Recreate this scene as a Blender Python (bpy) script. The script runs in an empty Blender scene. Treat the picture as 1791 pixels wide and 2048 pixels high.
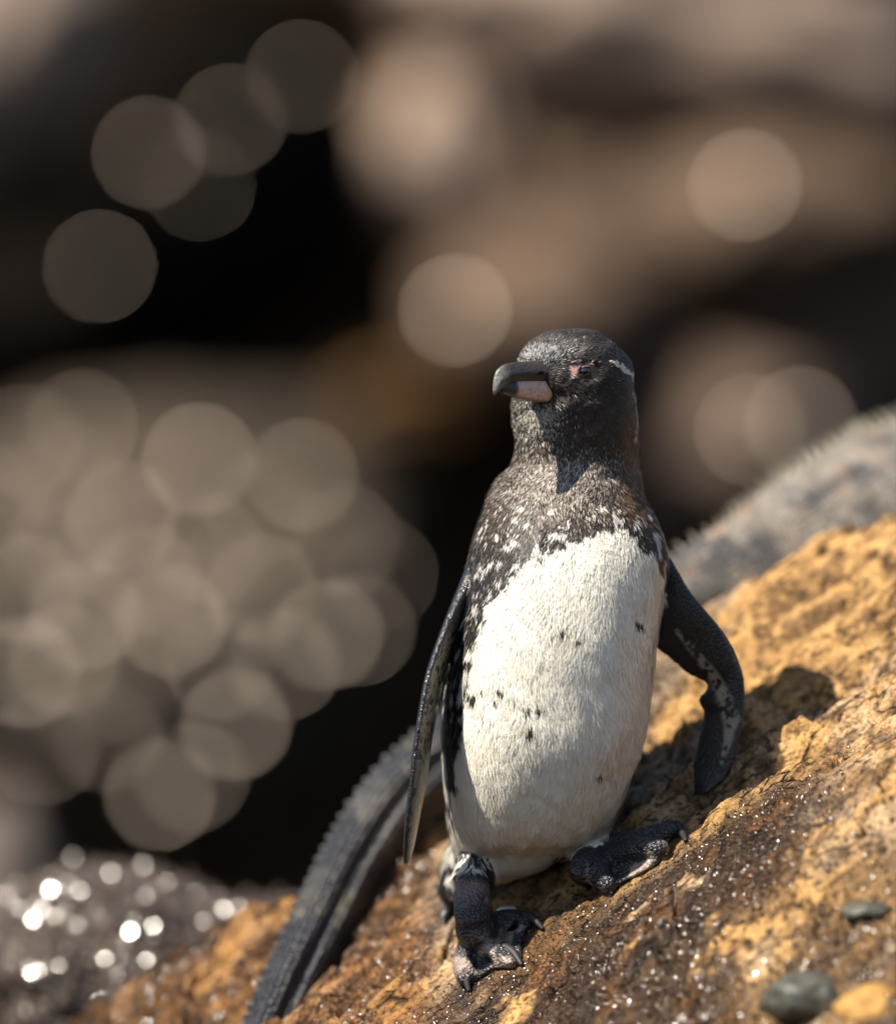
import bpy, bmesh, math, random
import numpy as np
from mathutils import Vector, Matrix
from mathutils.bvhtree import BVHTree
from mathutils.kdtree import KDTree

rng = np.random.default_rng(7)
random.seed(7)
S = bpy.context.scene
COL = S.collection

# ------------------------------------------------------------------ camera
DIST = 5.0                     # metres from the lens to the plane of the bird
PXM = 2640.0                   # photo pixels per metre at that plane
cam_d = bpy.data.cameras.new('camera')
cam = bpy.data.objects.new('camera', cam_d); COL.objects.link(cam)
cam.location = (0, -DIST, 0); cam.rotation_euler = (math.radians(90), 0, 0)
cam_d.sensor_fit = 'VERTICAL'; cam_d.sensor_height = 36.0; cam_d.sensor_width = 36.0
cam_d.lens = 36.0 * DIST / (2048 / PXM)
cam_d.clip_start = 0.1; cam_d.clip_end = 2000
cam_d.dof.use_dof = True
cam_d.dof.focus_distance = DIST - 0.055
cam_d.dof.aperture_fstop = cam_d.lens / 143.0
cam_d.dof.aperture_blades = 0
S.camera = cam

# ------------------------------------------------------------------ sky, sun, exposure
SUN_TRAVEL = Vector((0.168, 0.096, -0.260)).normalized()
TO_SUN = -SUN_TRAVEL
el = math.asin(TO_SUN.z); az = math.atan2(TO_SUN.x, TO_SUN.y)
W = bpy.data.worlds.new('World'); S.world = W; W.use_nodes = True
wn = W.node_tree.nodes; wl = W.node_tree.links
bg = wn.get('Background') or wn.new('ShaderNodeBackground')
sky = wn.new('ShaderNodeTexSky'); sky.sky_type = 'NISHITA'; sky.sun_disc = False
sky.sun_elevation = el; sky.sun_rotation = az
wl.new(sky.outputs[0], bg.inputs[0]); bg.inputs[1].default_value = 0.068
sun_d = bpy.data.lights.new('sun', 'SUN'); sun_d.energy = 5.0; sun_d.angle = math.radians(0.53)
sun_d.color = (1.0, 0.915, 0.78)
sun = bpy.data.objects.new('sun', sun_d); COL.objects.link(sun)
sun.rotation_euler = SUN_TRAVEL.to_track_quat('-Z', 'Y').to_euler(); sun.location = (-3, -2, 6)
S.view_settings.view_transform = 'Standard'; S.view_settings.look = 'None'
S.view_settings.gamma = 1.0; S.view_settings.use_curve_mapping = False
S.view_settings.exposure = 1.15
S.render.engine = 'CYCLES'
S.cycles.use_denoising = True
S.cycles.use_adaptive_sampling = False
S.cycles.max_bounces = 8; S.cycles.diffuse_bounces = 4; S.cycles.glossy_bounces = 3
S.cycles.sample_clamp_indirect = 4.0
S.cycles.caustics_reflective = False; S.cycles.caustics_refractive = False

# ------------------------------------------------------------------ helpers
def P(px, py, Y=0.0):
    """photo pixel + distance behind the bird's plane -> world point"""
    k = 1 + Y / DIST
    return Vector(((px - 895.5) / PXM * k, Y, (1024 - py) / PXM * k))

def to_px(V):
    k = 1 + V[:, 1] / DIST
    return V[:, 0] / k * PXM + 895.5, 1024 - V[:, 2] / k * PXM

def sstep(a, b, x):
    t = np.clip((x - a) / (b - a), 0, 1); return t * t * (3 - 2 * t)

def _h(ix, iy, iz, seed):
    h = (ix.astype(np.int64) * 374761393 + iy.astype(np.int64) * 668265263 + iz.astype(np.int64) * 2147483647 + seed * 974634541) & 0xffffffff
    h = ((h ^ (h >> 13)) * 1274126177) & 0xffffffff
    h = ((h ^ (h >> 16)) * 2246822519) & 0xffffffff
    return ((h ^ (h >> 15)) & 0xffffff).astype(np.float64) / 0xffffff

def vnoise(x, y, z=None, seed=0):
    if z is None: z = np.zeros_like(x)
    ix, iy, iz = np.floor(x), np.floor(y), np.floor(z)
    fx, fy, fz = x - ix, y - iy, z - iz
    u, v, w = [f * f * f * (f * (f * 6 - 15) + 10) for f in (fx, fy, fz)]
    r = 0
    for a in (0, 1):
        for b in (0, 1):
            for c in (0, 1):
                r = r + _h(ix + a, iy + b, iz + c, seed) * (u if a else 1 - u) * (v if b else 1 - v) * (w if c else 1 - w)
    return r * 2 - 1

def fbm(x, y, z=None, oct=4, seed=0, gain=0.5):
    a, s, r = 1.0, 0.0, 0
    for o in range(oct):
        f = 2.03 ** o
        r = r + a * vnoise(x * f + 17.3 * o, y * f - 9.1 * o, None if z is None else z * f + 3.7 * o, seed + o)
        s += a; a *= gain
    return r / s

def worley(x, y, seed=0):
    ix, iy = np.floor(x), np.floor(y)
    d1 = np.full(x.shape, 9.0); d2 = np.full(x.shape, 9.0); cid = np.zeros(x.shape)
    for a in (-1, 0, 1):
        for b in (-1, 0, 1):
            cx, cy = ix + a, iy + b; z0 = np.zeros_like(x)
            qx = cx + _h(cx, cy, z0, seed); qy = cy + _h(cx, cy, z0 + 1, seed)
            d = np.hypot(x - qx, y - qy)
            c = _h(cx, cy, z0 + 2, seed)
            n = d < d1
            d2 = np.where(n, d1, np.minimum(d2, d)); cid = np.where(n, c, cid); d1 = np.where(n, d, d1)
    return d1, d2, cid

def mesh_np(name, V, F, smooth=True):
    """F: (n,3) or (n,4) int array, or a list of polygons"""
    me = bpy.data.meshes.new(name)
    if isinstance(F, np.ndarray):
        k = F.shape[1]
        me.vertices.add(len(V)); me.vertices.foreach_set('co', np.asarray(V, np.float32).ravel())
        me.loops.add(F.size); me.loops.foreach_set('vertex_index', F.astype(np.int32).ravel())
        me.polygons.add(len(F)); me.polygons.foreach_set('loop_start', np.arange(0, F.size, k, dtype=np.int32))
        me.update(calc_edges=True)
    else:
        me.from_pydata([tuple(v) for v in V], [], F); me.update()
    if smooth: me.polygons.foreach_set('use_smooth', np.ones(len(me.polygons), bool))
    return me

def coords(me):
    a = np.empty(len(me.vertices) * 3, np.float32); me.vertices.foreach_get('co', a); return a.reshape(-1, 3).astype(np.float64)
def vnormals(me):
    a = np.empty(len(me.vertices) * 3, np.float32); me.vertices.foreach_get('normal', a); return a.reshape(-1, 3).astype(np.float64)

def set_col(me, name, C):
    at = me.attributes.new(name, 'FLOAT_COLOR', 'POINT')
    A = np.ones((len(me.vertices), 4), np.float32); A[:, :C.shape[1]] = C
    at.data.foreach_set('color', A.ravel())

def link(name, me, mat=None, parent=None, label=None, cat=None, group=None, kind=None):
    o = bpy.data.objects.new(name, me); COL.objects.link(o)
    if mat is not None and me is not None:
        me.materials.clear(); me.materials.append(mat)
    if parent is not None: o.parent = parent
    tag(o, label, cat, group, kind)
    return o
def tag(o, label=None, cat=None, group=None, kind=None):
    if label: o['label'] = label
    if cat: o['category'] = cat
    if group: o['group'] = group
    if kind: o['kind'] = kind

def loft(rings, cap=True):
    """rings: list of (N,3) arrays -> verts, faces"""
    n = len(rings[0]); V = [tuple(p) for r in rings for p in r]; F = []
    for i in range(len(rings) - 1):
        for j in range(n):
            k = (j + 1) % n
            F.append((i * n + j, i * n + k, (i + 1) * n + k, (i + 1) * n + j))
    if cap:
        F.append(tuple(range(n - 1, -1, -1))); F.append(tuple((len(rings) - 1) * n + j for j in range(n)))
    return V, F

def crom(pts, n):
    """Catmull-Rom resample of rows"""
    p = np.asarray(pts, float); m = len(p)
    t = np.linspace(0, m - 1, n); i = np.clip(np.floor(t).astype(int), 0, m - 2); f = (t - i)[:, None]
    g = lambda k: p[np.clip(k, 0, m - 1)]
    a, b, c, d = g(i - 1), g(i), g(i + 1), g(i + 2)
    return 0.5 * (2 * b + (c - a) * f + (2 * a - 5 * b + 4 * c - d) * f ** 2 + (3 * b - a - 3 * c + d) * f ** 3)

def tube(path, rad, n=16, res=None, flat=1.0, up=(0, 0, 1)):
    """round-ended tube through points, rad per point; flat squashes along `up`"""
    R = np.column_stack([np.array([tuple(p) for p in path]), np.asarray(rad, float)])
    R = crom(R, res or max(4 * len(path), 8))
    C, r = R[:, :3], np.maximum(R[:, 3], 1e-4)
    T = np.gradient(C, axis=0); T /= np.linalg.norm(T, axis=1)[:, None] + 1e-12
    U = np.asarray(up, float); rings = []
    def ring(c, t, rr):
        s = np.cross(t, U); s /= np.linalg.norm(s) + 1e-9; w = np.cross(s, t)
        a = np.linspace(0, 2 * math.pi, n, endpoint=False)
        return c + rr * (np.cos(a)[:, None] * s + flat * np.sin(a)[:, None] * w)
    for q in (0.9, 0.6, 0.25):
        rings.append(ring(C[0] - T[0] * r[0] * q, T[0], r[0] * math.sqrt(1 - q * q)))
    for c, t, rr in zip(C, T, r): rings.append(ring(c, t, rr))
    for q in (0.25, 0.6, 0.9):
        rings.append(ring(C[-1] + T[-1] * r[-1] * q, T[-1], r[-1] * math.sqrt(1 - q * q)))
    return loft(rings)

def ellipsoid(c, ax, rad, nu=24, nv=14):
    ax = [np.array(a, float) for a in ax]; c = np.array(c, float); rings = []
    for i in range(1, nv):
        th = math.pi * i / nv; a = np.linspace(0, 2 * math.pi, nu, endpoint=False)
        rings.append(c - math.cos(th) * rad[2] * ax[2] + math.sin(th) * (np.cos(a)[:, None] * rad[0] * ax[0] + np.sin(a)[:, None] * rad[1] * ax[1]))
    return loft(rings)

# ------------------------------------------------------------------ materials
def mat(name, rough=0.6, spec=0.5):
    m = bpy.data.materials.new(name); m.use_nodes = True
    b = m.node_tree.nodes['Principled BSDF']
    b.inputs['Roughness'].default_value = rough; b.inputs['Specular IOR Level'].default_value = spec
    return m, m.node_tree.nodes, m.node_tree.links, b
def N(nodes, t, **kw):
    n = nodes.new(t)
    for k, v in kw.items():
        if k in n.inputs: n.inputs[k].default_value = v
        else: setattr(n, k, v)
    return n
def ramp(nodes, stops):
    r = nodes.new('ShaderNodeValToRGB'); e = r.color_ramp.elements
    while len(e) < len(stops): e.new(0.5)
    for x, (p, c) in zip(e, stops):
        x.position = p; x.color = (*c, 1) if len(c) == 3 else c
    return r
def obj_coord(nodes):
    return nodes.new('ShaderNodeNewGeometry').outputs['Position']

def mat_rock_attr(name):
    """colour from attribute Col, wetness from attribute Wet; fine grain and relief from noise"""
    m, n, l, b = mat(name)
    pos = obj_coord(n)
    col = N(n, 'ShaderNodeAttribute', attribute_name='Col'); wet = N(n, 'ShaderNodeAttribute', attribute_name='Wet')
    n1 = N(n, 'ShaderNodeTexNoise', Scale=260.0, Detail=6.0, Roughness=0.65); l.new(pos, n1.inputs['Vector'])
    n2 = N(n, 'ShaderNodeTexNoise', Scale=55.0, Detail=5.0, Roughness=0.6); l.new(pos, n2.inputs['Vector'])
    r1 = ramp(n, [(0.34, (0.28, 0.24, 0.21)), (0.48, (0.92, 0.92, 0.92)), (0.70, (1.45, 1.4, 1.32))]); l.new(n1.outputs['Fac'], r1.inputs[0])
    r2 = ramp(n, [(0.34, (0.36, 0.31, 0.28)), (0.48, (1, 1, 1)), (0.68, (1.28, 1.25, 1.2))]); l.new(n2.outputs['Fac'], r2.inputs[0])
    m1 = N(n, 'ShaderNodeMix', data_type='RGBA', blend_type='MULTIPLY'); m1.inputs[0].default_value = 1
    l.new(col.outputs['Color'], m1.inputs[6]); l.new(r1.outputs[0], m1.inputs[7])
    m2 = N(n, 'ShaderNodeMix', data_type='RGBA', blend_type='MULTIPLY'); m2.inputs[0].default_value = 1
    l.new(m1.outputs[2], m2.inputs[6]); l.new(r2.outputs[0], m2.inputs[7])
    # hairline cracks running with the bedding
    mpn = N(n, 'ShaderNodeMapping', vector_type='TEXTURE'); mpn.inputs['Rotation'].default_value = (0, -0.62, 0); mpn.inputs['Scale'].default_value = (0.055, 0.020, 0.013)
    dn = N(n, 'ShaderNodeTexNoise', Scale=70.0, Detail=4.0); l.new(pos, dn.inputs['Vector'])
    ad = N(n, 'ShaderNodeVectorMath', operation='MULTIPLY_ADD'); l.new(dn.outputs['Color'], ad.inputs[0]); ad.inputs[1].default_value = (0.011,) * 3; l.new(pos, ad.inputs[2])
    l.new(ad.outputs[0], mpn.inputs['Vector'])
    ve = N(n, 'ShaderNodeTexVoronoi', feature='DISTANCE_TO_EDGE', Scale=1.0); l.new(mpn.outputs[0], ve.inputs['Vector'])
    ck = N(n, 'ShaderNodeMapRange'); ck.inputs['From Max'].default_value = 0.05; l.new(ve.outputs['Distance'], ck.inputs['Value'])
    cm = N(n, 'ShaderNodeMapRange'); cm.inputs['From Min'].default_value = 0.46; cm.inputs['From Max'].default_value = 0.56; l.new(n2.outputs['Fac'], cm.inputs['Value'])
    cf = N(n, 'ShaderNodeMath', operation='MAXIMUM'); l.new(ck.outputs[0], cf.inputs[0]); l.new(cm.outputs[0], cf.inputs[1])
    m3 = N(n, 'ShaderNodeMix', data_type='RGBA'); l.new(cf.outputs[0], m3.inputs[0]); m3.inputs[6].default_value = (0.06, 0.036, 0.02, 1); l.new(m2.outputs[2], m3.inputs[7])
    l.new(m3.outputs[2], b.inputs['Base Color'])
    # wet film
    wm = N(n, 'ShaderNodeMapRange'); wm.inputs['To Min'].default_value = 0.85; wm.inputs['To Max'].default_value = 0.16
    l.new(wet.outputs['Fac'], wm.inputs['Value']); l.new(wm.outputs[0], b.inputs['Roughness'])
    sp = N(n, 'ShaderNodeMapRange'); sp.inputs['To Min'].default_value = 0.25; sp.inputs['To Max'].default_value = 0.55
    l.new(wet.outputs['Fac'], sp.inputs['Value']); l.new(sp.outputs[0], b.inputs['Specular IOR Level'])
    vo = N(n, 'ShaderNodeTexVoronoi', feature='SMOOTH_F1', Scale=420.0); l.new(pos, vo.inputs['Vector'])
    mx = N(n, 'ShaderNodeMath', operation='MULTIPLY_ADD'); l.new(vo.outputs['Distance'], mx.inputs[0]); mx.inputs[1].default_value = -0.35; l.new(n1.outputs['Fac'], mx.inputs[2])
    bp = N(n, 'ShaderNodeBump', Strength=1.0, Distance=0.0042); mc = N(n, 'ShaderNodeMath', operation='MULTIPLY_ADD'); l.new(cf.outputs[0], mc.inputs[0]); mc.inputs[1].default_value = 0.9; l.new(mx.outputs[0], mc.inputs[2])
    l.new(mc.outputs[0], bp.inputs['Height'])
    l.new(bp.outputs[0], b.inputs['Normal'])
    return m

def mat_plain_rock(name, c1, c2, scale, rough=0.8, bump=0.02, spec=0.3):
    m, n, l, b = mat(name, rough, spec)
    pos = obj_coord(n)
    n1 = N(n, 'ShaderNodeTexNoise', Scale=scale, Detail=8.0, Roughness=0.62); l.new(pos, n1.inputs['Vector'])
    r1 = ramp(n, [(0.34, c2), (0.62, c1)]); l.new(n1.outputs['Fac'], r1.inputs[0]); l.new(r1.outputs[0], b.inputs['Base Color'])
    bp = N(n, 'ShaderNodeBump', Strength=0.8, Distance=bump); l.new(n1.outputs['Fac'], bp.inputs['Height']); l.new(bp.outputs[0], b.inputs['Normal'])
    return m

def mat_attr(name, rough, spec, bump_scale=None, bump=0.0, var=0.0, sheen=0.0):
    m, n, l, b = mat(name, rough, spec)
    col = N(n, 'ShaderNodeAttribute', attribute_name='Col'); out = col.outputs['Color']
    pos = obj_coord(n)
    if var:
        nn = N(n, 'ShaderNodeTexNoise', Scale=var, Detail=4.0); l.new(pos, nn.inputs['Vector'])
        r = ramp(n, [(0.3, (0.6, 0.6, 0.6)), (0.7, (1.25, 1.25, 1.25))]); l.new(nn.outputs['Fac'], r.inputs[0])
        mm = N(n, 'ShaderNodeMix', data_type='RGBA', blend_type='MULTIPLY'); mm.inputs[0].default_value = 1
        l.new(out, mm.inputs[6]); l.new(r.outputs[0], mm.inputs[7]); out = mm.outputs[2]
    l.new(out, b.inputs['Base Color'])
    if sheen: b.inputs['Sheen Weight'].default_value = sheen
    if bump_scale:
        vo = N(n, 'ShaderNodeTexVoronoi', Scale=bump_scale); l.new(pos, vo.inputs['Vector'])
        bp = N(n, 'ShaderNodeBump', Strength=0.9, Distance=bump); bp.invert = True
        l.new(vo.outputs['Distance'], bp.inputs['Height']); l.new(bp.outputs[0], b.inputs['Normal'])
    return m

# ================================================================== THE SETTING
FOOT_Y = -0.045
def rock_base(x, y):
    d = y - FOOT_Y
    b = np.where(d > 0, 0.45 * d, 0.80 * d)
    w = 0.05
    b = 0.56 * d - 0.115 * (np.sqrt(d * d + w * w) - w)        # soft change of slope at the feet
    z = -0.3748 + 0.72 * x + b
    z = z - 0.032 * np.exp(-((x - 0.27) / 0.11) ** 2 - ((y - 0.06) / 0.07) ** 2)       # hollow behind the feet
    z = z - 0.6 * np.maximum(x - 0.2, 0) ** 2
    yc = 0.255 + 0.08 * sstep(-0.05, -0.30, x) + 0.02 * np.sin(x * 9 + 1.0) + 0.012 * np.sin(x * 23)
    e = np.maximum(y - yc, 0)
    z = z - 5.0 * e * e / (0.35 + e) * 2.2                       # rolls over behind the crest
    f = np.maximum(-0.42 - y, 0); z = z - 2.2 * f * f
    return z

def rock_detail(x, y):
    feet = np.exp(-(((x - 0.03) / 0.07) ** 2 + ((y + 0.04) / 0.05) ** 2)) + np.exp(-(((x - 0.14) / 0.075) ** 2 + ((y + 0.04) / 0.05) ** 2))
    keep = 1 - 0.8 * np.clip(feet, 0, 1)
    wx = 0.03 * fbm(x * 9, y * 9, oct=3, seed=11); wy = 0.03 * fbm(x * 9, y * 9, oct=3, seed=21)
    X, Y = x + wx, y + wy + 0.10 * x
    low = 0.016 * fbm(X * 5, Y * 9, oct=3, seed=3)
    t = fbm(X * 5.5, Y * 20, oct=3, seed=5) * 5.0
    terr = (np.floor(t) + sstep(0.40, 0.60, t - np.floor(t))) * 0.0098
    d1, d2, cid = worley(X * 10, Y * 26, seed=9)
    crack = -0.020 * np.exp(-((d2 - d1) / 0.035) ** 2) * (vnoise(X * 8, Y * 8, seed=31) > -0.15)
    plates = (cid - 0.5) * 0.008
    rid = 0.0058 * (1 - 2 * np.abs(fbm(X * 34, Y * 62, oct=4, seed=41, gain=0.55)))
    p1, p2, pid = worley(X * 62, Y * 95, seed=13); rough_zone = sstep(-0.15, 0.25, vnoise(X * 14, Y * 22, seed=33))
    rid = rid + (pid - 0.5) * 0.0036 * rough_zone - 0.0045 * np.exp(-((p2 - p1) / 0.10) ** 2) * rough_zone
    fine = 0.0026 * fbm(X * 130, Y * 180, oct=3, seed=51, gain=0.65)
    return (low + terr + crack + plates) * keep + rid * (0.35 + 0.65 * keep) + fine, d2 - d1, cid, t

def rock_z(x, y):
    x = np.atleast_1d(np.asarray(x, float)); y = np.atleast_1d(np.asarray(y, float))
    return rock_base(x, y) + rock_detail(x, y)[0]

xs = np.concatenate([np.linspace(-0.75, -0.36, 70, endpoint=False), np.linspace(-0.36, 0.40, 440, endpoint=False), np.linspace(0.40, 1.0, 110)])
ys = np.concatenate([np.linspace(-0.95, -0.42, 50, endpoint=False), np.linspace(-0.42, -0.16, 140, endpoint=False), np.linspace(-0.16, 0.06, 190, endpoint=False),
                     np.linspace(0.06, 0.30, 130, endpoint=False), np.linspace(0.30, 0.75, 40)])
GX, GY = np.meshgrid(xs, ys); gx, gy = GX.ravel(), GY.ravel()
det, edge, cid, terr_t = rock_detail(gx, gy)
V = np.column_stack([gx, gy, rock_base(gx, gy) + det])
nx, ny = len(xs), len(ys)
I = np.arange(nx * ny).reshape(ny, nx)
F = np.column_stack([I[:-1, :-1].ravel(), I[:-1, 1:].ravel(), I[1:, 1:].ravel(), I[1:, :-1].ravel()])
me = mesh_np('shore_rock', V, F)
px, py = to_px(V)
# colours: ochre dry stone, grey-brown crust, wet dark brown
nA = fbm(gx * 14 + 3, gy * 26, oct=4, seed=61); nB = fbm(gx * 40, gy * 60, oct=3, seed=71); nC = fbm(gx * 7, gy * 12, oct=3, seed=81)
ochre = np.array([0.43, 0.255, 0.098]); tan = np.array([0.46, 0.33, 0.205]); brown = np.array([0.17, 0.095, 0.045]); grey = np.array([0.19, 0.155, 0.125]); wetc = np.array([0.024, 0.0125, 0.006])
c = ochre[None] * np.ones((len(V), 1))
def mixc(c, k, a): a = np.clip(a, 0, 1)[:, None]; return c * (1 - a) + k[None] * a
c = mixc(c, tan, sstep(0.0, 0.35, nA) * 0.8)
c = mixc(c, brown, sstep(0.0, 0.35, -nB + 0.4 * nC) * 0.75)
c = mixc(c, grey, sstep(0.05, 0.35, nC + 0.4 * nB) * 0.8)
# the wet run of the stone: low side, towards the water
w_line = (px - 1130) * 0.62 + (py - 1830) * 1.0                     # >0 towards the lower left / near side
run = (py + 0.72 * px) - (1830 + 0.72 * 1130)                        # signed distance below the line through the feet
wet = sstep(-30, 90, run) * sstep(1550, 1150, px + 0.35 * (py - 1800)) + sstep(900, 820, px) * sstep(1600, 1760, py)
wet = np.maximum(wet, 1.0 * sstep(10, 70, run) * sstep(330, 200, run) * sstep(1800, 1500, px))
wet = np.maximum(wet, 0.95 * sstep(150, 230, run) * sstep(1620, 1400, px))
wet = np.maximum(wet, 0.5 * sstep(200, 300, run))
wet = np.maximum(wet, 0.8 * sstep(-60, 10, run) * sstep(1330, 1180, px))
wet = np.clip(wet * sstep(-0.22, 0.02, fbm(gx * 22, gy * 34, oct=4, seed=91) - det * 9 + 0.24), 0, 1)
c = mixc(c, wetc, wet * 0.95)
c = mixc(c, np.array([0.15, 0.065, 0.018]), wet * sstep(0.0, 0.4, nB) * 0.7)
c = mixc(c, np.array([0.27, 0.125, 0.036]), sstep(900, 800, px) * 0.65)
c *= (1 - 0.55 * np.exp(-(edge / 0.06) ** 2))[:, None]  # crack shade put into the colour: stone darkened along plate edges
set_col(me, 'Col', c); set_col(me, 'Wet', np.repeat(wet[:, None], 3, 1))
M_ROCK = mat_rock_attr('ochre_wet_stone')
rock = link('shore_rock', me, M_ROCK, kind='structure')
rock_bvh = BVHTree.FromPolygons([tuple(v) for v in V[::1]], [tuple(f) for f in F.tolist()])
def on_rock(px_, py_):
    o = Vector((0, -DIST, 0)); d = (P(px_, py_, 0) - o).normalized()
    h = rock_bvh.ray_cast(o, d); return h[0], h[1]

# the shore below and behind, out to the horizon
g = 60; ax = np.concatenate([-np.geomspace(600, 4, 20), np.linspace(-3.5, 3.5, 61), np.geomspace(4, 600, 20)])
ay = np.concatenate([-np.geomspace(600, 7, 16), np.linspace(-6, 10, 90), np.geomspace(11, 600, 16)])
GX2, GY2 = np.meshgrid(ax, ay); a, b_ = GX2.ravel(), GY2.ravel()
z = -0.95 + 0.16 * fbm(a * 1.3, b_ * 1.3, oct=5, seed=101)
z = z + 0.50 * np.exp(-((a + 0.20) / 0.32) ** 2 - ((b_ - 0.70) / 0.30) ** 2)      # the bank that carries the wet boulders
I = np.arange(len(a)).reshape(len(ay), len(ax))
F = np.column_stack([I[:-1, :-1].ravel(), I[:-1, 1:].ravel(), I[1:, 1:].ravel(), I[1:, :-1].ravel()])
M_BASALT = mat_plain_rock('dark_basalt', (0.005, 0.0036, 0.0027), (0.002, 0.0015, 0.0012), 9.0, 0.95, 0.03, 0.0)
link('ground', mesh_np('ground', np.column_stack([a, b_, z]), F), M_BASALT, kind='structure')

# a dark lava cliff closes the view
u = np.linspace(-5.5, 5.5, 150); v = np.linspace(-1.6, 4.2, 90); U, Vv = np.meshgrid(u, v); U, Vv = U.ravel(), Vv.ravel()
def cliff_y(x, z): return 7.55 + 0.30 * fbm(x * 0.9, z * 0.9, oct=5, seed=111) + 0.10 * z
yy = cliff_y(U, Vv)
I = np.arange(len(U)).reshape(len(v), len(u))
F = np.column_stack([I[:-1, :-1].ravel(), I[:-1, 1:].ravel(), I[1:, 1:].ravel(), I[1:, :-1].ravel()])
M_CLIFF = mat_plain_rock('umber_cliff', (0.045, 0.027, 0.016), (0.018, 0.011, 0.007), 3.0, 0.95, 0.03, 0.0)
link('cliff', mesh_np('cliff', np.column_stack([U, yy, Vv]), F), M_CLIFF, kind='structure')

# ------------------------------------------------------------------ boulders
def boulder(px_, py_, Y, rx, ry, rd, m, seed, rough=0.28, rot=0.0, sub=5, freq=1.6, label=None, cat='boulder', name='lava_boulder', group=None):
    """rx, ry in photo pixels at that distance, rd depth in metres"""
    bm = bmesh.new(); bmesh.ops.create_icosphere(bm, subdivisions=sub, radius=1.0)
    me = bpy.data.meshes.new(name); bm.to_mesh(me); bm.free()
    Vb = coords(me); k = (1 + Y / DIST) / PXM
    d = 1 + rough * fbm(Vb[:, 0] * freq + seed, Vb[:, 1] * freq, Vb[:, 2] * freq, oct=5, seed=seed) - 0.25 * rough * np.abs(fbm(Vb[:, 0] * freq * 3, Vb[:, 1] * freq * 3, Vb[:, 2] * freq * 3 + seed, oct=3, seed=seed + 5))
    Vb = Vb * d[:, None] * np.array([rx * k, rd, ry * k])
    cr, sr = math.cos(rot), math.sin(rot)
    Vb = np.column_stack([Vb[:, 0] * cr - Vb[:, 2] * sr, Vb[:, 1], Vb[:, 0] * sr + Vb[:, 2] * cr])
    me.vertices.foreach_set('co', Vb.astype(np.float32).ravel()); me.update()
    me.polygons.foreach_set('use_smooth', np.ones(len(me.polygons), bool))
    o = link(name, me, m, label=label, cat=cat, group=group); o.location = P(px_, py_, Y)
    return o

M_TAN = mat_plain_rock('pale_tan_lava', (0.36, 0.265, 0.205), (0.19, 0.132, 0.098), 6.0)
M_BROWN = mat_plain_rock('brown_lava', (0.15, 0.10, 0.072), (0.065, 0.042, 0.03), 6.0)
M_UMBER = mat_plain_rock('umber_lava', (0.16, 0.080, 0.021), (0.07, 0.034, 0.011), 6.0)
M_TAUPE = mat_plain_rock('taupe_lava', (0.045, 0.032, 0.021), (0.02, 0.014, 0.009), 7.0)
M_SHADE = mat_plain_rock('hollow_shade_lava', (0.008, 0.0065, 0.0055), (0.003, 0.0024, 0.002), 7.0, 0.95, 0.02, 0.0)  # shade of the hollow put into a nearly black rock colour
M_DUSK = mat_plain_rock('dusky_brown_lava', (0.11, 0.07, 0.045), (0.055, 0.034, 0.022), 5.0)
M_GREYB = mat_plain_rock('grey_brown_lava', (0.11, 0.088, 0.074), (0.06, 0.046, 0.039), 6.0)
BG = [ # px, py, Y, rx, ry, depth, material, rot, label
 (1430, 10, 7.9, 660, 260, 0.40, M_TAN, -0.08, 'largest pale tan blurred boulder along the top of the lava wall'),
 (870, 330, 7.9, 165, 190, 0.28, M_TAN, 0.1, 'upright pale tan blurred boulder beside the black hollow'),
 (-50, 60, 7.9, 280, 360, 0.30, M_TAN, -0.45, 'slanting tan blurred boulder above the black hollow'),
 (1540, 440, 6.7, 330, 170, 0.30, M_DUSK, 0.1, 'dark brown blurred boulder under the largest pale tan boulder'),
 (1090, 640, 6.5, 260, 180, 0.35, M_DUSK, 0.0, 'dark brown blurred boulder behind the head of the penguin'),
 (790, 815, 7.2, 240, 95, 0.25, M_UMBER, 0.2, 'rusty orange blurred boulder over the glittering wet boulder'),
 (1480, 900, 7.0, 260, 200, 0.35, M_BROWN, 0.1, 'brown blurred boulder behind the back of the iguana'),
 (330, 1240, 7.0, 530, 450, 0.45, M_TAUPE, 0.15, 'large taupe blurred boulder glittering with wet knobs'),
 (420, 330, 7.0, 330, 330, 0.30, M_SHADE, 0.3, 'blurred boulder painted black as the shaded hollow, beaded with wet knobs beside the upright tan one'),
 (1420, 560, 8.3, 640, 420, 0.30, M_DUSK, 0.0, 'broad dusky brown blurred boulder at the back of the lava wall'),
 (130, 620, 7.5, 420, 170, 0.25, M_SHADE, 0.05, 'low blurred boulder painted black as shade, between the black hollow and the glittering taupe one'),
 (10, 1920, 4.0, 130, 340, 0.30, M_GREYB, 0.05, 'grey brown blurred boulder beside the near wet boulder'),
]
bgo = []
for i, (bx, by, Y, rx, ry, rd, m, rot, lab) in enumerate(BG):
    if Y > 6:                                   # bedded in the cliff face, the deeper ones sunk further
        p_ = P(bx, by, 7.4); Y = float(cliff_y(np.array([p_.x]), np.array([p_.z]))[0]) - 0.25 * rd + 0.22 * (Y - 7.3)
    bgo.append(boulder(bx, by, Y, rx, ry, rd, m, 200 + 13 * i, rot=rot, label=lab, group='blurred boulders of the lava wall'))

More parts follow.
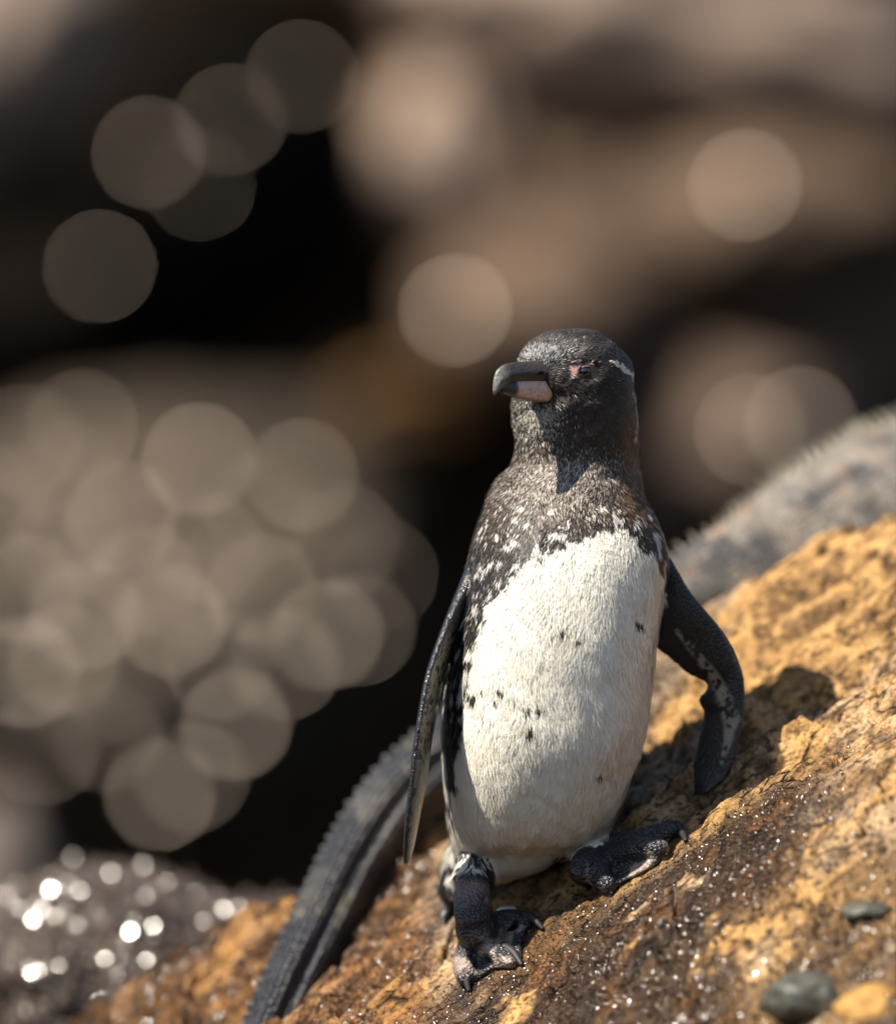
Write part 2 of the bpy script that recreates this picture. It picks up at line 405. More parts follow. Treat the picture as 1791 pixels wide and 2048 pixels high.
# wet knobs that mirror the sun: shallow shiny caps on the rock wall
def knob_mesh(name, r, curv, n=14, rings=3):
    Vk = [(0, 0, curv * r)]; Fk = []
    for i in range(1, rings + 1):
        q = i / rings
        for j in range(n):
            a = 2 * math.pi * j / n; w = 1 + 0.12 * math.sin(2 * a + 1) + 0.08 * math.sin(3 * a)
            Vk.append((r * q * w * math.cos(a), r * q * w * math.sin(a), curv * r * (1 - q * q)))
    for j in range(n):        # skirt, so the cap has a body
        a = 2 * math.pi * j / n; Vk.append((r * 0.9 * math.cos(a), r * 0.9 * math.sin(a), -r * 0.8))
    for j in range(n): Fk.append((0, 1 + j, 1 + (j + 1) % n))
    for i in range(rings):
        for j in range(n):
            a0 = 1 + i * n + j; a1 = 1 + i * n + (j + 1) % n
            Fk.append((a0, a0 + n, a1 + n, a1))
    return mesh_np(name, Vk, Fk)
m_knob, n_, l_, b_k = mat('wet_knob_film', 0.25, 0.6); b_k.inputs['Base Color'].default_value = (0.30, 0.19, 0.12, 1); b_k.inputs['Specular Tint'].default_value = (1.0, 0.88, 0.80, 1)
KNOB = knob_mesh('wet_knob', 0.0115, 0.012); KNOB.materials.append(m_knob)
bg_bvh = []
def tree_of(o):
    Vw = coords(o.data) + np.array(o.location); return BVHTree.FromPolygons([tuple(v) for v in Vw], [tuple(p.vertices) for p in o.data.polygons])
bg_trees = [tree_of(o) for o in bgo]
cliff_o = bpy.data.objects['cliff']; bg_trees.append(tree_of(cliff_o)); bg_hosts = bgo + [cliff_o]
CAMP = Vector((0, -DIST, 0))
GL = [(297, 305, 1.0), (460, 240, .8), (603, 152, .75), (200, 532, .8), (400, 370, .35), (600, 630, .5), (910, 620, 1.15), (1488, 370, 1.15), (1598, 845, .9), (1500, 860, .75),
      (165, 850, .55), (50, 880, .8), (398, 918, 1.0), (603, 950, 1.0), (245, 1035, 1.1), (-10, 1000, .9), (60, 1180, .9), (340, 1240, .9), (653, 1270, 1.4), (633, 1437, 1.1), (50, 1345, 1.3), (85, 1500, 1.2),
      (470, 1450, 1.3), (215, 1475, .9), (385, 1555, 1.1), (320, 1590, .9), (570, 1330, .7), (720, 1260, .8), (150, 1560, .6), (470, 1660, .5), (130, 1320, 1.0), (520, 1180, .8), (290, 1160, .8), (440, 1330, .9), (250, 1380, .9), (540, 1480, .8), (690, 1080, .5), (120, 1100, .6), (765, 1150, .5), (790, 1300, .55), (745, 1390, .5), (560, 1600, .6), (300, 1640, .6), (420, 1100, .8), (170, 1230, 1.0), (520, 1020, .7)]
for k in range(16):
    gxr, gyr = rng.uniform(-40, 760), rng.uniform(820, 1620)
    if (gxr - 300) ** 2 / 430 ** 2 + (gyr - 1230) ** 2 / 400 ** 2 < 1: GL.append((gxr, gyr, rng.uniform(.2, .6)))
for gxp, gyp, s in GL:
    d = (P(gxp, gyp, 0) - CAMP).normalized(); best = None
    for t, o in zip(bg_trees, bg_hosts):
        h = t.ray_cast(CAMP, d)
        if h[0] is not None and (best is None or h[3] < best[0]): best = (h[3], h[0], o)
    if best is None: continue
    p = best[1] - d * 0.05; Hv = (-d + TO_SUN).normalized()
    o = link('wet_knob', KNOB, None, parent=best[2]); o.location = p - best[2].location
    o.rotation_euler = (Hv + Vector(rng.normal(0, 0.012, 3))).to_track_quat('Z', 'Y').to_euler(); o.scale = (math.sqrt(s * (0.85 * rng.uniform(.6, 1.35) if gyp > 800 and gxp < 900 else (0.65 if gxp < 700 else 1.0))),) * 3

# water-filmed grains on wet stone: low facets standing at all angles
def grains(name, Pg, Ng, rad, flat, tilt, m, parent):
    n_ = len(Pg); Nn = Ng + rng.normal(0, tilt, (n_, 3)); Nn /= np.linalg.norm(Nn, axis=1)[:, None]
    a = np.cross(Nn, rng.normal(0, 1, (n_, 3))); a /= np.linalg.norm(a, axis=1)[:, None]; b = np.cross(Nn, a)
    k = 7; vs = [Pg + Nn * (rad * flat)[:, None]]
    for j in range(k):
        t = 2 * math.pi * j / k; rr = rad * rng.uniform(0.75, 1.2, n_)
        vs.append(Pg + (a * math.cos(t) + b * math.sin(t)) * rr[:, None])
    Vg = np.stack(vs, axis=1).reshape(-1, 3); o = np.arange(n_)[:, None] * (k + 1)
    Fg = np.concatenate([o + np.array([[0, 1 + j, 1 + (j + 1) % k]]) for j in range(k)])
    return link(name, mesh_np(name, Vg, Fg), m, parent=parent, kind='stuff')
m_grain, n_, l_, b_g = mat('wet_grain', 0.16, 0.6); b_g.inputs['Base Color'].default_value = (0.05, 0.027, 0.013, 1)
rn = vnormals(rock.data)
W_ = np.where((px > -60) & (px < 1850) & (py < 2110), wet, 0)
gz_ = np.gradient(xs)[None, :] * np.gradient(ys)[:, None]; pw = (W_ * gz_.ravel()) ; pw = np.where(W_ > 0.25, pw, 0); pw /= pw.sum()
Gn = 70000
gi = rng.choice(len(V), Gn, p=pw)
jit = np.column_stack([rng.normal(0, .001, Gn), rng.normal(0, .001, Gn), np.zeros(Gn)])
far = np.abs(V[gi, 1] + 0.05)
rad_ = (0.00035 + 0.0006 * rng.random(Gn) ** 2) * (1 + 5.0 * np.clip(far - 0.04, 0, 1))
grains('wet_grains', V[gi] + jit + rn[gi] * 0.0004, rn[gi], rad_, np.full(Gn, 0.20), np.where(px[gi] < 900, 0.6, 0.42)[:, None], m_grain, rock)
# sparse larger glints on the near side
W2 = np.where((px > 900) & (px < 1850) & (run > 180) & (py < 2110), 1.0, 0) * gz_.ravel(); W2 /= W2.sum()
gi = rng.choice(len(V), 900, p=W2)
grains('wet_grains', V[gi] + rn[gi] * 0.0008, rn[gi], 0.0012 + 0.0012 * rng.random(900), np.full(900, 0.10), 0.40, m_grain, rock)

# near wet boulder, low on the left
M_WETB, n, l, b = mat('wet_grey_brown_stone', 0.14, 0.6)
pos = obj_coord(n); n1 = N(n, 'ShaderNodeTexNoise', Scale=24.0, Detail=6.0); l.new(pos, n1.inputs['Vector'])
r1 = ramp(n, [(0.35, (0.03, 0.027, 0.024)), (0.52, (0.085, 0.068, 0.055)), (0.68, (0.16, 0.11, 0.08))]); l.new(n1.outputs['Fac'], r1.inputs[0]); l.new(r1.outputs[0], b.inputs['Base Color'])
n2 = N(n, 'ShaderNodeTexVoronoi', feature='SMOOTH_F1', Scale=95.0); l.new(pos, n2.inputs['Vector'])
bp = N(n, 'ShaderNodeBump', Strength=0.9, Distance=0.012); bp.invert = True; l.new(n2.outputs['Distance'], bp.inputs['Height']); l.new(bp.outputs[0], b.inputs['Normal'])
wb1 = boulder(230, 2010, 0.62, 330, 270, 0.18, M_WETB, 300, rough=0.22, sub=6, freq=2.4, label='wet grey boulder glittering below the taupe boulder, left of the tail', name='wet_boulder')
wb2 = boulder(560, 2010, 0.75, 330, 200, 0.15, M_WETB, 310, rough=0.22, sub=6, freq=2.4, label='low wet brown boulder behind the crest of the shore rock', name='wet_boulder')

m_crust, n_, l_, b_g = mat('wet_crust', 0.15, 0.6); b_g.inputs['Base Color'].default_value = (0.075, 0.055, 0.042, 1)
for wb in (wb1, wb2):
    Vb = coords(wb.data); nb = vnormals(wb.data); sel = np.where((nb[:, 1] < 0.1) & (nb[:, 2] > -0.1))[0]
    gi = rng.choice(sel, 11000); jj = rng.normal(0, .003, (11000, 3))
    HV = np.array((TO_SUN + Vector((0, -1, 0))).normalized())
    grains('wet_grains', Vb[gi] + jj + nb[gi] * 0.001, nb[gi] + 0.7 * HV[None], 0.0011 + 0.0026 * rng.random(11000) ** 1.5, np.full(11000, 0.055), 0.50, m_crust, wb)

# ------------------------------------------------------------------ stones lying on the shore rock
def stone(px_, py_, rx, ry, m, seed, label, name='stone', sink=0.62):
    h, nn = on_rock(px_, py_)
    if h is None: return
    o = boulder(px_, py_, h.y, rx, ry, rx / PXM * 0.9, m, seed, rough=0.26, sub=4, freq=1.6, label=label, cat='stone', name=name)
    o.location = h + Vector((0, 0, ry / PXM * (0.25 - sink)))
    return o
M_SLATE = mat_plain_rock('blue_grey_stone', (0.075, 0.072, 0.055), (0.03, 0.032, 0.027), 60.0, 0.35, 0.004, 0.5)
M_OST = mat_plain_rock('yellow_ochre_stone', (0.40, 0.22, 0.06), (0.22, 0.115, 0.035), 90.0, 0.7, 0.003)
M_SHELL = mat_plain_rock('bleached_shell', (0.8, 0.78, 0.72), (0.6, 0.55, 0.48), 200.0, 0.4, 0.0005)
stone(1615, 1975, 88, 62, M_SLATE, 401, 'dark grey green round pebble on the near side of the rock', 'pebble')
stone(1745, 2010, 85, 62, M_OST, 402, 'yellow ochre rounded stone beside the dark pebble', 'stone')
stone(1730, 1815, 55, 22, M_SLATE, 403, 'flat blue grey stone bedded above the dark pebble', 'stone')
stone(1012, 1822, 20, 9, M_SHELL, 405, 'small white shell chip between the feet of the penguin', 'shell_chip', 0.1)
stone(1322, 1850, 9, 11, M_SLATE, 406, 'tiny grey pebble lodged in ochre rock below the lifted foot', 'pebble', 0.2)
# ================================================================== MARINE IGUANA
# photo x, y, distance, half height (px), side ratio
IP = [(2290, 690, .50, 14, 1.0), (2250, 705, .50, 62, 1.0), (2150, 760, .49, 88, 1.05), (2040, 835, .47, 96, 1.1), (1940, 920, .45, 150, 1.15), (1800, 1010, .42, 178, 1.15), (1690, 1050, .39, 165, 1.1),
      (1580, 1090, .36, 138, 1.0), (1480, 1140, .34, 112, .95), (1390, 1195, .33, 94, .9), (1260, 1290, .32, 80, .8), (1080, 1400, .31, 74, .75), (920, 1500, .285, 70, .7), (800, 1600, .25, 68, .68), (710, 1725, .21, 66, .66),
      (640, 1860, .165, 64, .64), (575, 1990, .12, 60, .62), (500, 2160, .07, 54, .6), (420, 2330, .03, 42, .6), (330, 2500, .0, 22, .6), (280, 2590, -.02, 5, .6)]
A = crom(np.array(IP, float), 520); A[:, 1] += 26 * sstep(1350, 1550, A[:, 0])
C = np.array([tuple(P(a[0], a[1], a[2])) for a in A]); Rr = A[:, 3] / PXM * (1 + A[:, 2] / DIST) * (1 + 0.12 * sstep(1200, 900, A[:, 0]))
T = np.gradient(C, axis=0); T /= np.linalg.norm(T, axis=1)[:, None]
arc = np.concatenate([[0], np.cumsum(np.linalg.norm(np.diff(C, axis=0), axis=1))])
ref = np.array([-0.45, -0.12, 0.85])
NA = 72; rings = []; uv = []; th = np.linspace(0, 2 * math.pi, NA, endpoint=False)
ig_top = []
for i in range(len(C)):
    D = ref - T[i] * ref.dot(T[i]); D /= np.linalg.norm(D); Sd = np.cross(T[i], D)      # Sd: side
    if Sd[1] > 0: Sd = -Sd                                                               # side towards the camera
    tail = float(sstep(700, 1100, A[i, 0] * -1 + 1900))
    prof = np.ones(NA)
    prof += tail * (0.10 * np.exp(-((np.cos(th - math.radians(52)) - 1) / 0.05) ** 2) + 0.13 * np.exp(-((np.cos(th - math.radians(98)) - 1) / 0.03) ** 2) - 0.10 * np.exp(-((np.cos(th - math.radians(76)) - 1) / 0.012) ** 2))
    prof += 0.06 * np.exp(-((np.cos(th) - 1) / 0.02) ** 2)
    whorl = 1 + tail * 0.010 * np.sin(arc[i] * 2 * math.pi / 0.0105)
    r = Rr[i] * prof * whorl
    rings.append(C[i] + (np.cos(th) * r)[:, None] * D + (np.sin(th) * r * A[i, 4])[:, None] * Sd)
    uv.append(np.column_stack([np.full(NA, arc[i]), th * Rr[i], th * 0]))
    ig_top.append((C[i] + D * r[0], D, T[i]))
Vi, Fi = loft(rings)
UV = np.concatenate(uv)
def add_limb(path, rad):
    global Vi, Fi, UV
    v, f = tube(path, rad, n=14); o = len(Vi)
    Vi = list(Vi) + list(v); Fi = list(Fi) + [tuple(k + o for k in q) for q in f]
    vv = np.array(v); UV = np.concatenate([UV, np.column_stack([vv[:, 0] + vv[:, 2], vv[:, 1] * 1.3, vv[:, 2] * 0])])
for (hx, hy, hY) in ((1560, 1150, .44), (1950, 960, .54)):
    for sgn in (1,):
        p0 = P(hx, hy, hY); p1 = P(hx + 60, hy + 60, hY + .06); p2 = P(hx - 10, hy + 190, hY + .09); p3 = P(hx - 60, hy + 215, hY + .05)
        add_limb([p0, p1, p2, p3], [.026, .021, .014, .011])
Va = np.array(Vi)
me = mesh_np('marine_iguana', Va, Fi)
q1 = fbm(Va[:, 0] * 26, Va[:, 1] * 26, Va[:, 2] * 26, oct=4, seed=501); q2 = fbm(Va[:, 0] * 55, Va[:, 1] * 55, Va[:, 2] * 55, oct=3, seed=511); q3 = fbm(Va[:, 0] * 60, Va[:, 1] * 60, Va[:, 2] * 60, oct=3, seed=521)
ipx, ipy = to_px(Va)
body_t = sstep(1150, 1400, ipx)[:, None]
cb = np.array([0.20, 0.175, 0.145])[None] * np.ones((len(Va), 1)); cb = mixc(cb, np.array([0.05, 0.048, 0.052]), sstep(0.0, 0.3, q1 + 0.4 * q2) * 0.9); cb = mixc(cb, np.array([0.27, 0.165, 0.10]), sstep(0.2, 0.4, q3) * 0.45)
ct = np.array([0.030, 0.032, 0.040])[None] * np.ones((len(Va), 1)); ct = mixc(ct, np.array([0.10, 0.095, 0.088]), sstep(0.05, 0.4, q1 + 0.3 * q2) * 0.7); ct = mixc(ct, np.array([0.20, 0.18, 0.11]), sstep(0.42, 0.55, q3) * 0.4)
set_col(me, 'Col', (cb * body_t + ct * (1 - body_t)) * (0.8 + 0.5 * sstep(-0.3, 0.3, fbm(Va[:, 0] * 140, Va[:, 1] * 140, Va[:, 2] * 140, oct=2, seed=531)))[:, None])
at = me.attributes.new('Skin', 'FLOAT_VECTOR', 'POINT'); at.data.foreach_set('vector', UV.astype(np.float32).ravel())
M_IG, n, l, b = mat('scaly_skin', 0.48, 0.5)
col = N(n, 'ShaderNodeAttribute', attribute_name='Col'); sk = N(n, 'ShaderNodeAttribute', attribute_name='Skin')
mp = N(n, 'ShaderNodeVectorMath', operation='MULTIPLY'); l.new(sk.outputs['Vector'], mp.inputs[0]); mp.inputs[1].default_value = (270, 210, 1)
vo = N(n, 'ShaderNodeTexVoronoi', Scale=1.0, Randomness=0.35); l.new(mp.outputs[0], vo.inputs['Vector'])
rr = ramp(n, [(0.0, (1.7, 1.7, 1.7)), (0.35, (0.9, 0.9, 0.9)), (0.75, (0.3, 0.3, 0.3))]); l.new(vo.outputs['Distance'], rr.inputs[0])
mm = N(n, 'ShaderNodeMix', data_type='RGBA', blend_type='MULTIPLY'); mm.inputs[0].default_value = 1; l.new(col.outputs['Color'], mm.inputs[6]); l.new(rr.outputs[0], mm.inputs[7]); l.new(mm.outputs[2], b.inputs['Base Color'])
bp = N(n, 'ShaderNodeBump', Strength=1.0, Distance=0.004); bp.invert = True; l.new(vo.outputs['Distance'], bp.inputs['Height']); l.new(bp.outputs[0], b.inputs['Normal'])
iguana = link('marine_iguana', me, M_IG, label='grey mottled iguana lying behind the rock crest with its long dark tail hanging down', cat='iguana')
# crest: curved spines along the back, low teeth along the tail
def spine_mesh(name, h, w):
    v, f = tube([(0, 0, -0.2 * h), (0.05 * h, 0, 0.4 * h), (0.35 * h, 0, 1.0 * h)], [w, w * 0.75, w * 0.12], n=8, res=6, flat=0.7, up=(1, 0, 0.01))
    return mesh_np(name, v, f)
m_sp, n, l, b = mat('spine_horn', 0.5, 0.4); b.inputs['Base Color'].default_value = (0.30, 0.27, 0.21, 1)
m_tt, n, l, b = mat('tail_tooth_horn', 0.5, 0.4); b.inputs['Base Color'].default_value = (0.085, 0.083, 0.085, 1)
SP1 = spine_mesh('crest_spine', 0.0095, 0.0036); SP1.materials.append(m_sp)
SP2 = spine_mesh('tail_tooth', 0.0032, 0.0036); SP2.materials.append(m_tt)
nxt = 0.0
for i, (pt, D, t) in enumerate(ig_top):
    if arc[i] < nxt or A[i, 3] < 30 or A[i, 0] > 2000: continue
    onbody = A[i, 0] > 1330
    o = link('crest_spine' if onbody else 'tail_tooth', SP1 if onbody else SP2, None, parent=iguana)
    X = Vector(t); Z = Vector(D); Yv = Z.cross(X)
    M = Matrix((X, Yv, Z)).transposed().to_4x4(); M.translation = Vector(pt); o.matrix_world = M
    hgt = (0.75 + 0.5 * float(sstep(1400, 1750, A[i, 0]))) if onbody else 1.0
    o.scale = (hgt * random.uniform(.85, 1.15),) * 3
    nxt = arc[i] + (0.0095 if onbody else 0.0105) * random.uniform(.85, 1.15)
# ================================================================== PENGUIN
parts = []      # (verts, faces, code): 0 body, 1 flipper edge-on, 2 flipper spread, 3 foot
NB = 56; tb = np.linspace(0, 2 * math.pi, NB, endpoint=False)
# photo y, left, right, centre depth, half depth
TB = [(663, 1130, 1168, -.012, .006), (667, 1106, 1190, -.013, .016), (676, 1078, 1209, -.014, .027), (690, 1055, 1225, -.015, .036), (712, 1040, 1240, -.016, .042), (740, 1035, 1252, -.016, .044), (775, 1032, 1262, -.014, .045), (810, 1023, 1268, -.011, .045),
      (850, 1027, 1272, -.007, .044), (890, 1032, 1275, -.002, .0435), (915, 1030, 1277, .002, .045), (935, 1020, 1278, .004, .048), (955, 1000, 1280, .005, .052), (980, 982, 1284, .005, .057), (1010, 970, 1294, .004, .062), (1050, 957, 1314, .002, .068), (1100, 944, 1328, .0, .073),
      (1150, 936, 1330, -.002, .0765), (1220, 922, 1320, -.004, .079), (1300, 908, 1308, -.005, .080), (1390, 893, 1299, -.003, .080), (1470, 887, 1287, -.001, .079), (1545, 888, 1264, .004, .075), (1610, 894, 1242, .010, .069), (1665, 902, 1216, .018, .060),
      (1705, 912, 1180, .031, .045), (1735, 925, 1110, .035, .035), (1757, 945, 1040, .037, .022)]
TT = crom(np.array(TB, float), 90); rings = []
for (y_, L, R_, yc, ry) in TT:
    c0 = P((L + R_) / 2, y_, 0); rx = (R_ - L) / 2 / PXM
    e = 2.25; cs, sn = np.cos(tb), np.sin(tb)
    rings.append(np.column_stack([c0.x + rx * np.sign(cs) * np.abs(cs) ** (2 / e), yc + ry * np.sign(sn) * np.abs(sn) ** (2 / e), np.full(NB, c0.z)]))
v, f = loft(rings); parts.append((v, f, 0))
HF = np.array([-0.75, -0.66, 0.0]); HF /= np.linalg.norm(HF); HL = np.array([-HF[1], HF[0], 0]) * 1.0; HL = np.array([0.66, -0.75, 0]); HL /= np.linalg.norm(HL); UPV = np.array([0, 0, 1.0])
bb = np.array(P(1103, 762, -.044))                                   # root of the beak
parts.append((*ellipsoid(P(1148, 752, -.016), (HF, HL, UPV), (.050, .0370, .0315)), 0))          # skull
parts.append((*ellipsoid(bb - HF * .018 + np.array([0, 0, .002]), (HF, HL, UPV), (.034, .0250, .0190)), 0))   # lores running into the beak
parts.append((*ellipsoid(bb - HF * .016 + np.array([0, 0, -.017]), (HF, HL, UPV), (.026, .023, .016)), 0))    # chin
parts.append((*ellipsoid(np.array(P(1168, 722, -.030)), (HF, HL, UPV), (.020, .013, .009)), 0))               # brow
parts.append((*ellipsoid(np.array(P(1190, 800, -.028)), (HF, HL, UPV), (.028, .020, .024)), 0))               # cheek
# flipper seen edge-on (its forward edge in the sun)
FL = [(960, 1120, .004, 24, .020), (944, 1165, -.006, 24, .025), (918, 1225, -.018, 20, .029), (892, 1290, -.030, 17, .031), (872, 1350, -.040, 15.5, .031), (858, 1420, -.047, 15, .030), (848, 1480, -.050, 14, .029), (838, 1560, -.052, 13, .027), (827, 1630, -.052, 11.5, .023), (819, 1690, -.051, 9, .016), (814, 1722, -.050, 5, .008)]
FLr = crom(np.array(FL, float), 60); rings = []
a_ = np.linspace(0, 2 * math.pi, 26, endpoint=False); CH = np.array([0.20, 0.98, 0]); TH = np.array([0.98, -0.20, 0])
for (x_, y_, Y, hw, ch) in FLr:
    c0 = np.array(P(x_, y_, 0)); c0[1] = Y
    rings.append(c0 + np.cos(a_)[:, None] * ch * CH + (np.sin(a_) * hw / PXM * (0.75 - 0.35 * np.cos(a_)))[:, None] * TH)
v, f = loft(rings); parts.append((v, f, 1))
# spread flipper showing its inner face
FR = [((1285, 1190), (1338, 1112), .010), ((1292, 1240), (1375, 1176), .012), ((1300, 1284), (1411, 1221), .011), ((1336, 1316), (1442, 1257), .009), ((1374, 1348), (1468, 1300), .0085), ((1410, 1366), (1484, 1344), .008), ((1412, 1382), (1488, 1368), .0078), ((1398, 1396), (1489, 1390), .0075), ((1400, 1412), (1488, 1412), .0075),
      ((1407, 1430), (1486, 1436), .007), ((1398, 1470), (1478, 1484), .007), ((1388, 1518), (1464, 1534), .0065), ((1379, 1556), (1444, 1563), .006), ((1378, 1580), (1418, 1584), .005), ((1384, 1591), (1400, 1592), .003)]
rings = []
Q = crom(np.array([[*i_, *o_, t_] for i_, o_, t_ in FR], float), 84)
for k, (ix_, iy_, ox_, oy_, t_) in enumerate(Q):
    s = k / 83; Yi = 0.012 + 0.012 * s; Yo = -0.006 + 0.012 * s
    pi, po = np.array(P(ix_, iy_, 0)), np.array(P(ox_, oy_, 0)); pi[1] = Yi; po[1] = Yo
    m_ = (pi + po) / 2; h_ = (po - pi) / 2; nn = np.cross(h_, [0.3, 0, 1.0]); nn /= np.linalg.norm(nn)
    w_ = 0.55 + 0.45 * np.cos(a_)
    rings.append(m_ + np.cos(a_)[:, None] * h_ + (np.sin(a_) * t_ * 0.5 * (0.75 + 0.45 * w_))[:, None] * nn)
v, f = loft(rings); parts.append((v, f, 2))
def rz(px_, py_, lift=0.0):
    """point on the rock under a pixel, lifted"""
    h, nn = on_rock(px_, py_); return Vector(h) + Vector((0, -0.2, 1.0)).normalized() * lift
px2m = 1 / PXM
def add_tube(path, rad, code, **k):
    v, f = tube(path, [r * px2m for r in rad], **k); parts.append((v, f, code))
def web(pts, thick, code):
    """thin curved sheet between toes: list of world points, fanned from the first"""
    p = [np.array(q) for q in pts]; nn = np.cross(p[1] - p[0], p[-1] - p[0]); nn /= np.linalg.norm(nn)
    top = [q + nn * thick / 2 for q in p]; bot = [q - nn * thick / 2 for q in p]; n_ = len(p)
    F_ = [tuple(range(n_)), tuple(range(2 * n_ - 1, n_ - 1, -1))] + [(i, n_ + i, n_ + (i + 1) % n_, (i + 1) % n_) for i in range(n_)]
    parts.append(([tuple(q) for q in top + bot], F_, code))
# image-left leg and foot
hubL = rz(958, 1905, .012)
add_tube([P(985, 1640, .03), P(962, 1700, .016), P(948, 1745, -.004), P(943, 1778, -.016)], [60, 46, 36, 31], 0, n=20)
add_tube([P(944, 1765, -.014), P(944, 1800, -.019), P(950, 1850, -.026), hubL], [35, 38, 42, 42], 3, n=20)
add_tube([hubL, rz(1000, 1878, .013), rz(1030, 1862, .010), rz(1052, 1862, .006)], [30, 25, 19, 15], 3)
add_tube([hubL, rz(975, 1918, .011), rz(1000, 1928, .008), rz(1022, 1936, .005)], [32, 29, 22, 16], 3)
add_tube([hubL, rz(938, 1930, .010), rz(930, 1960, .007), rz(932, 1972, .006)], [32, 29, 25, 18], 3)
web([hubL, rz(1050, 1868, .004), rz(1042, 1895, .003), rz(1045, 1925, .003), rz(1020, 1940, .003), ], .0045, 3)
web([hubL, rz(1020, 1942, .003), rz(985, 1945, .003), rz(962, 1962, .003), rz(934, 1978, .003)], .0045, 3)
# image-right leg and foot
hubR = rz(1195, 1745, .022)
add_tube([P(1170, 1610, .03), P(1175, 1660, .014), P(1180, 1705, -.008), hubR], [52, 42, 32, 28], 0, n=20)
add_tube([P(1175, 1722, -.022), P(1160, 1742, -.032), rz(1172, 1772, .006)], [30, 26, 18], 3)
add_tube([hubR, rz(1255, 1725, .014), rz(1310, 1695, .010), rz(1345, 1680, .007)], [30, 27, 23, 17], 3)
add_tube([hubR, rz(1235, 1745, .014), rz(1285, 1730, .012), rz(1320, 1718, .008)], [28, 27, 26, 20], 3)
add_tube([hubR, rz(1195, 1768, .012), rz(1205, 1782, .009), rz(1215, 1786, .007)], [28, 28, 26, 20], 3)
web([hubR, rz(1340, 1690, .003), rz(1330, 1712, .003), rz(1318, 1728, .003)], .0045, 3)
web([hubR, rz(1318, 1732, .003), rz(1270, 1758, .003), rz(1240, 1775, .003), rz(1222, 1794, .003)], .0045, 3)
# tail stump
add_tube([P(960, 1660, .055), P(915, 1730, .062), P(900, 1790, .060)], [40, 30, 18], 0, n=14)

VS, FS, CS = [], [], []
for v, f, code in parts:
    o = len(VS); VS += [tuple(map(float, q)) for q in v]; FS += [tuple(k + o for k in q) for q in f]; CS += [code] * len(v)
src = bpy.data.meshes.new('penguin_src'); src.from_pydata(VS, [], FS); src.update()
bmx = bmesh.new(); bmx.from_mesh(src); bmesh.ops.recalc_face_normals(bmx, faces=bmx.faces[:]); bmx.to_mesh(src); bmx.free()
tmp = bpy.data.objects.new('penguin_src', src); COL.objects.link(tmp)
md = tmp.modifiers.new('r', 'REMESH'); md.mode = 'VOXEL'; md.voxel_size = 0.0014
md = tmp.modifiers.new('s', 'SMOOTH'); md.factor = 0.5; md.iterations = 5
dg = bpy.context.evaluated_depsgraph_get()
pme = bpy.data.meshes.new_from_object(tmp.evaluated_get(dg)); pme.name = 'penguin'
bpy.data.objects.remove(tmp)
pme.polygons.foreach_set('use_smooth', np.ones(len(pme.polygons), bool))
PV = coords(pme)
kd = KDTree(len(VS))
for i, q in enumerate(VS): kd.insert(q, i)
kd.balance()
code = np.array([CS[kd.find(q)[1]] for q in PV.tolist()])
# soften the joins of head, neck and shoulders
ne = len(pme.edges); E = np.empty(ne * 2, np.int32); pme.edges.foreach_get('vertices', E); E = E.reshape(-1, 2)
deg = np.bincount(E.ravel(), minlength=len(PV)).astype(float)
ppx, ppy = to_px(PV)
sm = ((code == 0) & (ppy < 1740)).astype(float); sm *= np.where(ppy < 900, 1.0, 0.8); sm = np.where(code == 3, 0.22, sm)
for it in range(26):
    acc = np.zeros_like(PV)
    for k in range(3):
        acc[:, k] = np.bincount(E[:, 0], PV[E[:, 1], k], len(PV)) + np.bincount(E[:, 1], PV[E[:, 0], k], len(PV))
    PV = PV + (acc / deg[:, None] - PV) * (0.6 * sm)[:, None]
pme.vertices.foreach_set('co', PV.astype(np.float32).ravel()); pme.update(); PN = vnormals(pme)
fold = fbm(PV[:, 0] * 42 + PV[:, 2] * 12, PV[:, 1] * 42, PV[:, 2] * 13, oct=3, seed=901) * sstep(1040, 1150, ppy) * sstep(1760, 1700, ppy) * 0.0018
ruff = fbm(PV[:, 0] * 75, PV[:, 1] * 75, PV[:, 2] * 75, oct=3, seed=911) * sstep(1120, 900, ppy) * 0.0015
PV = PV + PN * ((fold + ruff) * (code == 0))[:, None]
pme.vertices.foreach_set('co', PV.astype(np.float32).ravel()); pme.update()
PN = vnormals(pme)

def in_poly(x, y, poly):
    r = np.zeros(x.shape, bool); n_ = len(poly)
    for i in range(n_):
        (x0, y0), (x1, y1) = poly[i], poly[(i + 1) % n_]
        if y0 == y1: continue
        r ^= ((y0 > y) != (y1 > y)) & (x < (x1 - x0) * (y - y0) / (y1 - y0) + x0)
    return r
def seg_dist(x, y, line):
    d = np.full(x.shape, 1e9)
    for (x0, y0), (x1, y1) in zip(line[:-1], line[1:]):
        dx, dy = x1 - x0, y1 - y0; t = np.clip(((x - x0) * dx + (y - y0) * dy) / (dx * dx + dy * dy), 0, 1)
        d = np.minimum(d, np.hypot(x - x0 - t * dx, y - y0 - t * dy))
    return d
TOPL = [(898, 1700), (897, 1640), (903, 1560), (914, 1490), (925, 1440), (935, 1385), (950, 1300), (966, 1235), (984, 1195), (1010, 1165), (1050, 1130), (1066, 1106), (1100, 1096), (1150, 1068), (1200, 1056), (1235, 1042), (1258, 1052), (1274, 1082), (1300, 1092), (1318, 1130), (1324, 1165)]
WHITE = TOPL + [(1360, 1180), (1360, 1560), (1260, 1690), (1100, 1735), (985, 1780), (975, 1715), (945, 1695)]
SPOTS = [(1126, 1245, 10), (1157, 1263, 8), (1275, 1228, 8), (965, 1358, 8), (1000, 1358, 8), (990, 1385, 6), (945, 1378, 9), (1048, 1398, 8), (1073, 1398, 9), (1060, 1443, 11), (1208, 1536, 9)]
BLACK = np.array([0.024, 0.021, 0.020]); WHT = np.array([0.81, 0.775, 0.675])
